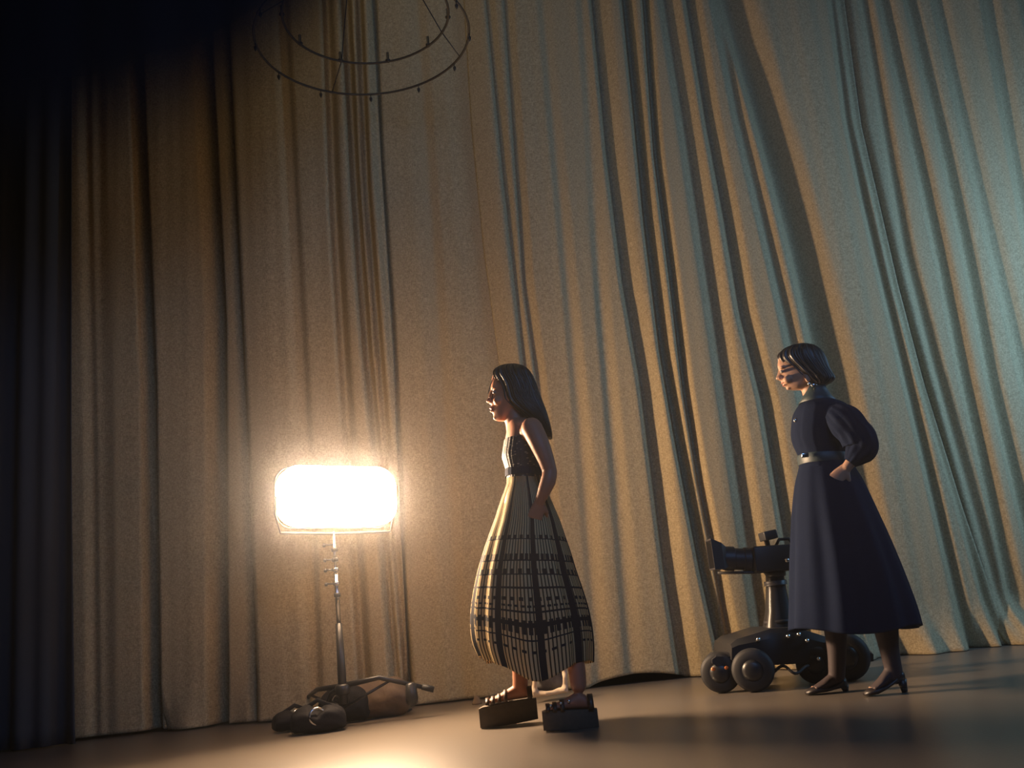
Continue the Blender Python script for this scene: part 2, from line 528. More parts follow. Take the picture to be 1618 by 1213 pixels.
for k in range(12):
    t = 2 * PI * k / 12 + 0.1
    q = lo + Vector((R1 * math.cos(t), R1 * math.sin(t), 0))
    MB().lathe(q, (0, 0, -1), [(-0.005, 0.003), (0.02, 0.003), (0.03, 0.011), (0.045, 0.009), (0.06, 0.002)], 12).build('drop', M['iron'], ch)
for k in range(4):
    t = 2 * PI * k / 4 + 0.5
    MB().tube([lo + Vector((R1 * math.cos(t), R1 * math.sin(t), 0)), up + Vector((R2 * math.cos(t), R2 * math.sin(t), 0)), up + Vector((0, 0, 1.0))], 0.004, 6).build('rod', M['iron'], ch)
MB().tube([up + Vector((0, 0, 0.98)), (up.x, up.y, 7.56)], 0.006, 8).build('chain', M['iron'], ch)

# ------------------------------------------------------------------ studio lamp on its stand
YL = 5.62
lb = P(535, 1110, YL); lb.z = 0
lt = thing('studio_lamp', 'glowing rectangular soft studio lamp on a tall black stand', 'lamp', lb)
pc = P(531, 785, YL)
aim = Vector((0.53, -0.85, 0.0)).normalized()
side = Vector((-aim.y, aim.x, 0)); side = -side if side.x < 0 else side
tilt = math.radians(-2)
side = (side * math.cos(tilt) + Vector((0, 0, 1)) * math.sin(tilt)).normalized()
upv = aim.cross(side); upv = -upv if upv.z < 0 else upv
RM = Matrix((side, aim * -1, upv)).transposed()
PWd, PHt = 0.72, 0.345
def rrect(w_, h_, r, n=8):
    o = []
    for cx, cz, a0 in ((w_ / 2 - r, h_ / 2 - r, 0), (-w_ / 2 + r, h_ / 2 - r, 90), (-w_ / 2 + r, -h_ / 2 + r, 180), (w_ / 2 - r, -h_ / 2 + r, 270)):
        for k in range(n + 1):
            a = math.radians(a0 + 90 * k / n); o.append((cx + r * math.cos(a), cz + r * math.sin(a)))
    return o
def rring(w_, h_, r, off):
    return [pc + side * x + upv * z + aim * off for x, z in rrect(w_, h_, r * 1.35)]
MB().loft([rring(PWd * 0.97, PHt * 0.97, 0.09, 0.055), rring(PWd * 0.96, PHt * 0.96, 0.085, 0.070), rring(PWd * 0.8, PHt * 0.75, 0.07, 0.078)]).build('diffuser', M['diffuser'], lt)
MB().loft([rring(PWd, PHt, 0.09, -0.02), rring(PWd * 1.01, PHt * 1.02, 0.09, 0.060), rring(PWd * 0.975, PHt * 0.975, 0.09, 0.060), rring(PWd * 0.965, PHt * 0.96, 0.085, 0.05)]).build('housing', M['lamp_rim'], lt)
MB().loft([rring(PWd * 0.5, PHt * 0.4, 0.05, -0.18), rring(PWd * 0.9, PHt * 0.86, 0.08, -0.12), rring(PWd * 0.985, PHt * 0.97, 0.09, -0.023)]).build('rear_fabric', M['lamp_side'], lt)
fr = rring(PWd * 1.0, PHt * 1.04, 0.075, -0.03)
MB().tube(fr + [fr[0]], 0.006, 8).build('frame', M['lampframe'], lt)
by = P(527, 843, YL)
MB().tube([pc - side * (PWd * 0.50) , pc - side * (PWd * 0.51) - upv * 0.10, pc - side * (PWd*0.47) - upv * (PHt * 0.56 + 0.015), by, pc + side * (PWd*0.47) - upv * (PHt * 0.56 + 0.015), pc + side * (PWd * 0.51) - upv * 0.10, pc + side * (PWd * 0.50)], 0.008, 8).build('yoke', M['lampframe'], lt)
pole_top = by; pole_bot = Vector((by.x, by.y, 0.10))
def pz(y): return P(530, y, YL).z
def onp(z): return Vector((by.x, by.y, z))
MB().tube([onp(by.z + 0.01), onp(pz(905))], 0.009, 12).build('pole', M['steel'], lt)
MB().tube([onp(pz(905)), onp(pz(985))], 0.013, 12).build('pole', M['steel'], lt)
MB().tube([onp(pz(985)), onp(pz(1060)), onp(0.12)], [0.019, 0.024, 0.026], 12).build('pole', M['blackmetal'], lt)
for y in (868, 884, 900, 922, 940):
    z = pz(y)
    MB().lathe(onp(z - 0.012), (0, 0, 1), [(0, 0.014), (0.003, 0.019), (0.021, 0.019), (0.024, 0.014)], 16).build('collar', M['steel'] if y in (900, 922) else M['blackmetal'], lt)
for y in (860, 884, 900, 922):
    z = pz(y)
    MB().tube([onp(z), onp(z) + Vector((-0.05, -0.01, 0.004))], 0.005, 8).lathe(onp(z) + Vector((-0.048, -0.01, 0.0)), (-1, 0, 0.1), [(0, 0.006), (0.004, 0.012), (0.014, 0.012), (0.018, 0.006)], 12).build('knob', M['blackmetal'], lt)
# folding legs with braces
hub = onp(0.22)
MB().lathe(onp(0.17), (0, 0, 1), [(0, 0.03), (0.01, 0.042), (0.05, 0.042), (0.06, 0.03)], 20).build('leg_collar', M['blackmetal'], lt)
for ex, ey in ((462, 1128), (505, 1148), (668, 1088)):
    e = G(ex, ey) if ex < 600 else P(672, 1086, YL + 0.05)
    if ex < 600 : e.z = 0.025
    k = hub.lerp(e, 0.45) + Vector((0, 0, 0.05))
    lg = MB().tube([hub, k, e], [0.016, 0.014, 0.012], 10).build('leg', M['blackmetal'], lt)
    d = (e - k).normalized()
    MB().tube([e - d * 0.02, e + d * 0.05], [0.016, 0.018], 12).build('foot', M['rubber'], lg)
    MB().tube([onp(0.10), k.lerp(e, 0.25)], 0.008, 8).build('brace', M['blackmetal'], lt)
# a small clamp block and a drooping weight on the right leg
wq = P(650, 1092, YL + 0.03)
MB().lathe(wq + Vector((0, 0, 0.05)), (0, 0, -1), [(0, 0.012), (0.01, 0.03), (0.09, 0.036), (0.12, 0.03), (0.13, 0.01)], 18).build('leg_clamp', M['blackmetal'], lt)
# power cable
mb = MB(); pts = []
c0 = Vector((onp(0).x + 0.0, onp(0).y, 0.3))
for i in range(40):
    t = i / 39
    x = 540 + (650 - 540) * t; y = 1128 + 5 * math.sin(t * 9) - 14 * t
    q = G(x, y + 6); q.z = 0.008 + 0.03 * max(0, 1 - t * 8)
    pts.append(q)
MB().tube(pts, 0.006, 8).build('power_cable', M['rubber'], lt)

def bag_shape(c, L, W_, H_, ang, seed=0, pinch=0.25):
    """slumped saddle-like sack"""
    R = Matrix.Rotation(ang, 3, 'Z'); rnd = random.Random(seed); ph = [rnd.uniform(0, 6.28) for _ in range(6)]
    rings = []
    for i in range(1, 22):
        a = PI * i / 22; x = -math.cos(a) * L / 2
        s = math.sin(a) ** 0.5
        mid = 1 - pinch * math.exp(-(x / (L * 0.10)) ** 2)
        ring = []
        for k in range(28):
            t = 2 * PI * k / 28
            wr = 1 + 0.05 * math.sin(5 * t + ph[0] + 9 * x) + 0.04 * math.sin(9 * t + ph[1] - 14 * x / L) + 0.04 * math.sin(3 * t + ph[2] + 22 * x)
            yy = W_ / 2 * s * math.cos(t) * wr; z = H_ / 2 * s * mid * (math.sin(t) * wr + 1) + (1 - s) * H_ * 0.25
            ring.append(R @ Vector((x, yy, max(z, 0.002))) + Vector(c))
        rings.append(ring)
    return MB().loft(rings)
def sandbag(label, c, L, W_, H_, ang, seed):
    t = thing('sandbag', label, 'sandbag', c)
    t['group'] = 'black sandbags on the lamp base'
    bag_shape(c, L, W_, H_, ang, seed).build('bag', M['bag'], t)
    R = Matrix.Rotation(ang, 3, 'Z')
    MB().torus(Vector(c) + R @ Vector((0, -W_ * 0.40, H_ * 0.60)), R @ Vector((0.35, -1, 0.1)), 0.042, 0.007, 32).build('handle_ring', M['steel'], t)
    MB().tube([Vector(c) + R @ Vector((-L * .3, 0, H_ * .8)), Vector(c) + R @ Vector((0, 0, H_ * 1.12)), Vector(c) + R @ Vector((L * .3, 0, H_ * .8))], 0.012, 8, flat=0.3).build('strap', M['bag'], t)
def gz(x, y): q = G(x, y); q.z = 0; return q
def gx(x, Y): return Vector((P(x, 1130, Y).x, Y, 0))
sandbag('black sandbag slumped at the front of the lamp stand, chrome ring showing', gx(503, 5.46), 0.30, 0.20, 0.15, 0.15, 1)
sandbag('black sandbag at the far left end of the lamp stand base', gx(466, 5.72), 0.26, 0.17, 0.12, 0.55, 2)
sandbag('black sandbag lying right under the pole of the lamp stand', gx(545, 5.84), 0.30, 0.18, 0.21, -0.2, 3)
tag(bag_shape(gx(603, 5.92), 0.34, 0.20, 0.24, 0.1, 5, 0.15).build('cloth_sack', M['sack']), 'crumpled brown cloth sack on the floor right of the lamp base', 'sack')

# ------------------------------------------------------------------ small things at the curtain hem
q = gz(754, 1112)
tag(MB().lathe(q, (0, 0, 1), [(0, 0.032), (0.008, 0.030), (0.045, 0.012), (0.052, 0.003)], 14).build('floor_cone', M['sack']), 'tiny brown cone on the floor at the curtain hem beside the striped skirt', 'cone')
# ------------------------------------------------------------------ camera dolly
YD = 5.35
def D_(x, y, d=0.0): return P(x, y, YD + d)
db = gz(1230, 1075); 
dl = thing('camera_dolly', 'dark studio camera dolly on thick rubber wheels beside the woman in the dark dress', 'dolly', (D_(1230, 1075).x, YD, 0))
def wheel(px, d, r, wd, reflect=False):
    c = D_(px, 1060, d); c.z = r
    prof = [(-wd / 2, r * 0.55), (-wd / 2 * 0.98, r * 0.82), (-wd / 2 * 0.7, r * 0.97), (0, r), (wd / 2 * 0.7, r * 0.97), (wd / 2 * 0.98, r * 0.82), (wd / 2, r * 0.55)]
    wo = MB().lathe(c, (0.25, 1, 0), prof, 36).build('wheel', M['rubber'], dl)
    MB().lathe(c - Vector((0.25, 1, 0)).normalized() * (wd / 2 + 0.012), (0.25, 1, 0), [(0, 0.01), (0.003, r * 0.3), (0.012, r * 0.5), (wd + 0.01, r * 0.5), (wd + 0.02, r * 0.3)], 24).build('hub', M['blackmetal'], wo)
    if reflect:
        for k in (-1, 1):
            MB().ball(c + Vector((k * 0.035 - 0.01, -wd / 2 - 0.012, 0.025)), (0.012, 0.008, 0.010), 12, 8).build('hub_bolt', M['amber'], wo)
wheel(1138, -0.05, 0.105, 0.09, True)
wheel(1190, -0.16, 0.11, 0.10)
wheel(1185, 0.42, 0.105, 0.09)
wheel(1290, -0.10, 0.10, 0.09)
wheel(1340, -0.12, 0.125, 0.12)
wheel(1330, 0.40, 0.11, 0.09)
# chassis: a low sloped housing between the wheels
def slab(xs, d0, d1, m, name, parent):
    """xs: (px, y_top, y_bottom) stations joined into a solid from d0 to d1 in depth"""
    rings = []
    for x, yt, yb in xs:
        a, b, c, d = D_(x, yt), D_(x, yb), D_(x, yb), D_(x, yt)
        ring = []
        for q, dd in ((D_(x, yt), d0 + 0.03), (D_(x, (yt * .75 + yb * .25)), d0), (D_(x, yb), d0), (D_(x, yb), d1), (D_(x, (yt * .75 + yb * .25)), d1), (D_(x, yt), d1 - 0.03)):
            ring.append(Vector((q.x, YD + dd, q.z)))
        rings.append(ring)
    o = MB().loft(rings).build(name, m, parent); o.data.set_sharp_from_angle(angle=math.radians(35)); return o
slab([(1148, 1016, 1040), (1158, 1008, 1046), (1185, 1000, 1048), (1210, 992, 1048), (1250, 990, 1046), (1300, 1006, 1046), (1355, 1020, 1044), (1366, 1028, 1042)], -0.14, 0.38, M['blackmetal'], 'chassis', dl)
slab([(1120, 1038, 1046), (1126, 1031, 1050), (1160, 1029, 1052), (1200, 1034, 1052)], -0.10, 0.10, M['plastic'], 'fender', dl)
cb = D_(1232, 995, 0.10); cz = D_(1224, 908, 0.10)
MB().loft([[Vector((c.x, c.y, c.z)) + Vector((hw * a, hw * b, 0)) for a, b in ((-1, -.7), (-.7, -1), (.7, -1), (1, -.7), (1, .7), (.7, 1), (-.7, 1), (-1, .7))]
           for c, hw in ((cb + Vector((0, 0, -0.05)), 0.095), (cb, 0.085), (cb.lerp(cz, 0.35), 0.062), (cb.lerp(cz, 0.7), 0.050), (cz, 0.044), (cz + Vector((0, 0, 0.02)), 0.052))]).build('column', M['blackmetal'], dl)
for t in (0.15, 0.85):
    q = cb.lerp(cz, t)
    MB().lathe(q + Vector((0, 0, -0.012)), (0, 0, 1), [(0, 0.07), (0.004, 0.088 - 0.03 * t), (0.022, 0.088 - 0.03 * t), (0.026, 0.06)], 20).build('column_collar', M['plastic'], dl)
MB().tube([D_(1134, 905, 0.05), D_(1190, 904, 0.05), D_(1258, 898, 0.05)], 0.008, 8).build('steering_bar', M['blackmetal'], dl)
for x, y in ((1198, 1010), (1245, 1005), (1262, 1002), (1275, 1012), (1322, 1022), (1293, 1041)):
    q = D_(x, y, -0.15)
    MB().tube([q + Vector((0, 0.03, -0.01)), q + Vector((0, -0.012, 0.004))], [0.010, 0.010], 10).build('control_knob', M['metal_trim'], dl)
cab = [D_(1205 + 70 * t, 1045 + 6 * math.sin(t * 11), -0.2 + 0.05 * math.sin(t * 7)) for t in [i / 20 for i in range(21)]]
for q in cab: q.z = max(0.012, q.z - 0.04)
MB().tube(cab, 0.008, 8).build('hose', M['rubber'], dl)

fc = thing('film_camera', 'dark video camera with square lens hood mounted on the dolly column', 'camera', D_(1225, 905, 0.08))
def pbox(name, x0, y0, x1, y1, d0, d1, m, parent, bev=0.008, rot=0.0):
    a, b = D_(x0, (y0 + y1) / 2, (d0 + d1) / 2), D_(x1, (y0 + y1) / 2, (d0 + d1) / 2)
    h = D_((x0 + x1) / 2, y0, (d0 + d1) / 2).z - D_((x0 + x1) / 2, y1, (d0 + d1) / 2).z
    v = (b - a); v.y = 0; L = v.length; ang = math.atan2(v.z, v.x) * 0.4 + rot
    return MB().box((a + b) / 2, (L, abs(d1 - d0), h), Matrix.Rotation(-ang, 3, 'Y'), bev).build(name, m, parent, auto=30)
pbox('camera_body', 1186, 862, 1252, 903, -0.02, 0.16, M['plastic'], fc, 0.012)
a, b = D_(1190, 884, 0.07), D_(1140, 882, 0.07)
ax = (b - a).normalized(); Lz = (b - a).length
MB().lathe(a, ax, [(0, 0.055), (Lz * .1, 0.066), (Lz * .3, 0.066), (Lz * .32, 0.060), (Lz * .6, 0.060), (Lz * .62, 0.068), (Lz * .85, 0.068), (Lz, 0.060)], 28).build('lens', M['plastic'], fc, auto=30)
hb = D_(1122, 876, 0.07); ha = D_(1146, 880, 0.07)
def sq(c, h): return [c + Vector((0, s * h, t * h)) for s, t in ((-1, -1), (-1, 1), (1, 1), (1, -1))]
lh = MB().loft([sq(ha, 0.055), sq(ha.lerp(hb, .3), 0.072), sq(hb, 0.085), sq(hb, 0.076), sq(ha.lerp(hb, .3), 0.058)]).build('lens_hood', M['plastic'], fc, smooth=False)
MB().lathe(ha, ax, [(0, 0.02), (0.001, 0.05), (0.012, 0.045), (0.018, 0.02)], 24).build('front_glass', M['glass'], lh)
MB().tube([D_(1214, 864, 0.07), D_(1210, 850, 0.05), D_(1208, 845, 0.03)], [0.014, 0.016, 0.018], 12).build('viewfinder_arm', M['plastic'], fc)
pbox('viewfinder', 1203, 839, 1224, 853, -0.04, 0.10, M['plastic'], fc, 0.006, 0.15)
MB().tube([D_(1226, 862, 0.07), D_(1231, 852, 0.07), D_(1246, 851, 0.07), D_(1254, 862, 0.07)], 0.009, 10).build('handle', M['plastic'], fc)
MB().lathe(D_(1243, 885, -0.02), (0, -1, 0), [(-0.01, 0.012), (0.012, 0.012), (0.016, 0.006)], 16).build('focus_knob', M['metal_trim'], fc)
MB().lathe(D_(1226, 908, 0.08), (0, 0, 1), [(-0.01, 0.05), (0.0, 0.056), (0.018, 0.056), (0.03, 0.04)], 20).build('pan_head', M['blackmetal'], fc)

# ------------------------------------------------------------------ people
def oval(W, y, xl, xr, hw, n=48, ex=2.2, dc=0.0, front=1.0, rip=None):
    """horizontal ring whose picture outline runs from xl to xr and whose half width towards the camera is hw"""
    a, b = W(xl, y, dc), W(xr, y, dc)
    c = (a + b) / 2; hx = (b.x - a.x) / 2; sl = (b.z - a.z)
    r = []
    for k in range(n):
        t = 2 * PI * k / n
        ct, st = math.cos(t), math.sin(t)
        sx = math.copysign(abs(ct) ** (2 / ex), ct); sy = math.copysign(abs(st) ** (2 / ex), st)
        if front != 1.0 and ct < 0: sy *= 1 - (1 - front) * abs(ct)
        g = 1.0 if rip is None else rip(t)
        r.append(Vector((c.x + hx * sx * g, c.y + hw * sy * g, c.z + sl * 0.5 * sx)))
    return r
def body_loft(mb, W, rows, n=4, **kw):
    rows = dense(rows, n)
    mb.loft([oval(W, r[0], r[1], r[2], r[3], **kw) for r in rows])
def limb(mb, pts, rad, n=5):
    rows = dense([(*p, r) for p, r in zip([tuple(Vector(q)) for q in pts], rad)], n)
    mb.tube([Vector(r[:3]) for r in rows], [r[3] for r in rows], 20)
    mb.ball(rows[0][:3], rows[0][3] * 0.98); mb.ball(rows[-1][:3], rows[-1][3] * 0.98)

def hand(mb, wrist, dirv, palmn, spread, size=1.0, curl=0.5, thumb=1):
    """palm and five separate fingers; dirv along the hand, palmn out of the palm, spread = side of the thumb"""
    d = Vector(dirv).normalized(); p = Vector(palmn); p = (p - d * p.dot(d)).normalized(); s = d.cross(p) * thumb
    L = 0.088 * size
    rings = []
    for t, wd, th in ((-0.15, 0.024, 0.019), (0.15, 0.030, 0.017), (0.6, 0.038, 0.014), (1.0, 0.040, 0.011)):
        c = wrist + d * (L * t)
        rings.append([c + s * (wd * size * math.cos(2 * PI * k / 16)) + p * (th * size * math.sin(2 * PI * k / 16)) for k in range(16)])
    mb.loft(rings)
    for i, (o, ln) in enumerate(((0.029, 0.070), (0.010, 0.078), (-0.010, 0.072), (-0.029, 0.056))):
        base = wrist + d * (L * 0.92) + s * (o * size); q = base; pts = [base]; a = 0.15
        for k, f in enumerate((0.45, 0.32, 0.23)):
            a += curl * (0.55 + 0.08 * i)
            q = q + (d * math.cos(a) + p * math.sin(a) + s * (o * 1.5)) .normalized() * (ln * f * size); pts.append(q)
        mb.tube(pts, [0.0092 * size, 0.0088 * size, 0.0078 * size, 0.0062 * size], 10); mb.ball(q, 0.0062 * size, 10, 8)
    b = wrist + d * (L * 0.25) + s * (0.024 * size)
    pts = [b, b + (d * 0.6 + s * 0.8 + p * 0.3).normalized() * 0.034 * size, b + (d * 0.75 + s * 0.6 + p * 0.5).normalized() * 0.064 * size, b + (d * 0.85 + s * 0.45 + p * 0.6).normalized() * 0.086 * size]
    mb.tube(pts, [0.013 * size, 0.0105 * size, 0.0095 * size, 0.007 * size], 10); mb.ball(pts[-1], 0.007 * size, 10, 8)

def foot(mb, ankle, heel, toe, wd, top):
    """bare foot from heel to toe resting at its own height"""
    ax = (toe - heel); L = ax.length; ax.normalize(); s = Vector((-ax.y, ax.x, 0)).normalized(); up_ = ax.cross(s); up_ = -up_ if up_.z < 0 else up_
    rings = []
    for t, w_, h_ in ((0.0, 0.022, 0.030), (0.08, 0.030, 0.060), (0.25, 0.032, 0.078), (0.45, 0.034, 0.058), (0.65, 0.042, 0.040), (0.85, 0.043, 0.026), (0.97, 0.034, 0.018), (1.0, 0.02, 0.012)):
        c = heel + ax * (L * t)
        ring = []
        for k in range(20):
            a = 2 * PI * k / 20
            ring.append(c + s * (w_ * wd * math.cos(a)) + up_ * (h_ * top * max(0, 0.5 + 0.5 * math.sin(a)) ))
        rings.append(ring)
    mb.loft(rings)
    for i in range(5):   # toes
        o = (-0.032 + 0.016 * i) * wd
        q = heel + ax * (L * (0.97 - 0.02 * abs(i - 1))) + s * o + up_ * 0.010
        mb.ball(q, (0.011, 0.009, 0.009), 10, 8)

# ---- woman in the striped skirt
Y1 = 4.64
def W1(x, y, d=0.0): return P(x, y, Y1 + d)
f1 = Vector((W1(850, 1130).x, Y1, 0))
w1 = thing('person', 'woman in a long striped skirt and platform sandals walking left towards the lamp', 'person', f1)
mb = MB()
# head
HEAD1 = [(580, 797, 824, .028), (584, 787, 833, .050), (592, 779.5, 839, .065), (600, 777, 842, .072), (608, 776, 843, .076), (614, 775.5, 843, .077), (619, 777.5, 842, .076), (626, 776.5, 840, .073),
         (634, 776, 836, .069), (641, 776.5, 830, .062), (648, 777.5, 822, .054), (655, 779, 814, .046), (661, 780.5, 808, .036), (665, 784, 802, .022)]
body_loft(mb, W1, HEAD1, 3, front=0.62, ex=2.1)
# nose, lips, chin, brow, ear
def nose(mb, W, b, t, u, hw=0.017):
    B, T, U = W(*b), W(*t), W(*u)
    mb.loft([[B + Vector((0.012, -0.006, 0)), B + Vector((0, 0, 0.004)), B + Vector((0.012, 0.006, 0)), B + Vector((0.02, 0, 0))],
             [B.lerp(T, .5) + Vector((0.012, -0.011, 0)), B.lerp(T, .5), B.lerp(T, .5) + Vector((0.012, 0.011, 0)), B.lerp(T, .5) + Vector((0.03, 0, 0))],
             [T + Vector((0.022, -hw, 0)), T + Vector((0, 0, 0.0)), T + Vector((0.022, hw, 0)), T + Vector((0.04, 0, 0))],
             [U + Vector((0.012, -hw * .8, -.002)), U, U + Vector((0.012, hw * .8, -.002)), U + Vector((0.03, 0, 0))]])
    mb.ball(T + Vector((0.010, 0, 0)), (0.010, 0.011, 0.009), 12, 8)
    for s in (-1, 1): mb.ball(T + Vector((0.019, s * 0.011, -0.001)), (0.010, 0.007, 0.008), 10, 8)
nose(mb, W1, (775.5, 615), (768, 634), (774, 639))
mb.ball(W1(777, 644.5), (0.012, 0.022, 0.0055)); mb.ball(W1(778, 649.5), (0.012, 0.020, 0.0060)); mb.ball(W1(783.5, 660), (0.014, 0.018, 0.012))
for s in (-1, 1):
    mb.ball(W1(781, 612.5, s * 0.030), (0.014, 0.022, 0.007)); mb.ball(W1(786, 633, s * 0.040), (0.022, 0.022, 0.022))
    mb.ball(W1(814, 628, s * 0.072), (0.017, 0.009, 0.030))
# neck, torso
mb.tube([W1(812, 640), W1(812, 655), W1(815, 668), W1(822, 684)], [0.052, 0.050, 0.052, 0.070], 24)
TORSO1 = [(663, 808, 838, .055), (668, 805, 848, .095), (675, 802, 855, .140), (685, 800, 861, .160), (697, 798, 863, .160), (710, 796, 862, .150), (722, 794.5, 860, .145), (733, 797.5, 857, .132), (745, 801, 854, .122),
          (757, 802.5, 853, .118), (768, 801, 855, .122), (785, 795, 862, .150), (805, 790, 868, .170), (830, 789, 868, .172), (850, 795, 862, .150)]
body_loft(mb, W1, TORSO1, 3, ex=2.3)
# collar bone hollows come from the shoulder balls
for s in (-1, 1): mb.ball(W1(840, 682, s * 0.155), (0.060, 0.056, 0.052))
# near arm down and back, hand resting in the skirt pocket
limb(mb, [W1(840, 676, -.175), W1(852, 700, -.205), W1(862, 724, -.215), W1(869, 745, -.215)], [.052, .048, .040, .034])
limb(mb, [W1(869, 745, -.215), W1(866, 760, -.222), W1(860, 775, -.220), W1(853, 792, -.205)], [.035, .036, .031, .023])
hand(mb, W1(853, 792, -.205), W1(845, 818, -.190) - W1(853, 792, -.205), Vector((-0.2, 1, 0)), 0, 0.95, 0.35, 1)
# far arm swings a little forward
limb(mb, [W1(832, 678, .175), W1(836, 712, .205), W1(842, 745, .21)], [.044, .040, .033])
limb(mb, [W1(842, 745, .21), W1(836, 770, .21), W1(826, 795, .19)], [.034, .033, .023])
hand(mb, W1(826, 795, .19), W1(818, 820, .17) - W1(826, 795, .19), Vector((-0.2, -1, 0)), 0, 0.95, 0.5, -1)
# legs
sA = G(803, 1146); sB = G(898, 1152)   # where the two soles stand
fa = sA.y - Y1; fb = sB.y - Y1
limb(mb, [W1(828, 835, .08), W1(820, 890, .11), W1(814, 945, fa * .7)], [.085, .070, .052])
limb(mb, [W1(814, 945, fa * .7), W1(822, 990, fa * .85), W1(822, 1040, fa), W1(822, 1086, fa)], [.052, .056, .042, .037])
limb(mb, [W1(845, 835, -.08), W1(858, 890, -.09), W1(872, 945, -.10)], [.085, .070, .052])
limb(mb, [W1(872, 945, -.10), W1(888, 990, -.12), W1(908, 1040, fb * .9), W1(914, 1082, fb)], [.050, .050, .042, .037])
hA, tA = W1(840, 1101, fa), W1(768, 1112, fa)
hB, tB = W1(932, 1119, fb), W1(864, 1122, fb)
foot(mb, None, hA, tA, 1.0, 1.0)
foot(mb, None, hB, tB, 1.0, 1.0)
remeshed('body', mb, 0.0040, M['skin'], w1, 5)
# eyes and lips
for s in (-1, 1):
    ey = MB().ball(W1(781.2, 619.5, s * 0.030), (0.0105, 0.0125, 0.0085), 16, 10).build('eye', M['eye'], w1)
MB().ball(W1(775.5, 645), (0.007, 0.018, 0.0042), 14, 8).ball(W1(776.3, 649.6), (0.007, 0.016, 0.0048), 14, 8).build('lips', M['lip'], w1)
# hair
HAIR1 = [(576.5, 799, 818, .035), (580, 788, 829, .062), (586, 781, 836, .080), (594, 780, 841, .090), (603, 785, 845, .096), (612, 790, 848, .099), (622, 793, 851, .100), (632, 795, 854.5, .101), (640, 801, 858, .103),
         (648, 811, 861.5, .105), (656, 824, 864, .104), (665, 838, 867, .098), (675, 850, 870, .088), (685, 859, 872, .066), (692, 866, 872.5, .04)]
def strands(t): return 1 + 0.030 * math.sin(19 * t) + 0.024 * math.sin(37 * t + 1.3) + 0.014 * math.sin(71 * t)
hm = MB()
rows = dense(HAIR1, 4)
hm.loft([oval(W1, *r, n=220, ex=2.2, rip=strands) for r in rows])
rnd = random.Random(3)
for i in range(110):    # loose strands over the surface
    t = rnd.uniform(0.15, 1.9) * (1 if rnd.random() < .5 else -1)
    pts = []
    y0 = rnd.uniform(582, 620); y1 = rnd.uniform(655, 694); off = rnd.uniform(1.0, 1.05)
    for k in range(12):
        y = y0 + (y1 - y0) * k / 11
        yy, xl, xr, hw = (lambda r: (y, r[0], r[1], r[2]))(lerp_table(HAIR1, y))
        a, b = W1(xl, yy), W1(xr, yy); c = (a + b) / 2
        tt = t + 0.10 * math.sin(k * 0.6 + i)
        pts.append(Vector((c.x + (b.x - a.x) / 2 * math.cos(tt) * off, c.y + hw * math.sin(tt) * off, c.z + (b.z - a.z) / 2 * math.cos(tt))))
    hm.tube(pts, [0.0024] * 10 + [0.0016, 0.0008], 5)
for k, (a, b, c) in enumerate((((781, 592), (774, 612), (771, 622)), ((782, 600), (777, 618), (773, 628)), ((786, 604), (780, 620), (775, 634)), ((790, 606), (785, 626), (779, 640)))):
    pts = dense([(*W1(*a, -0.055 + 0.02 * k),), (*W1(*b, -0.06 + .015 * k),), (*W1(*c, -0.05 + .02 * k),)], 4)
    hm.tube([Vector(p) for p in pts], 0.0022, 5)
hm.build('hair', M['hair'], w1)

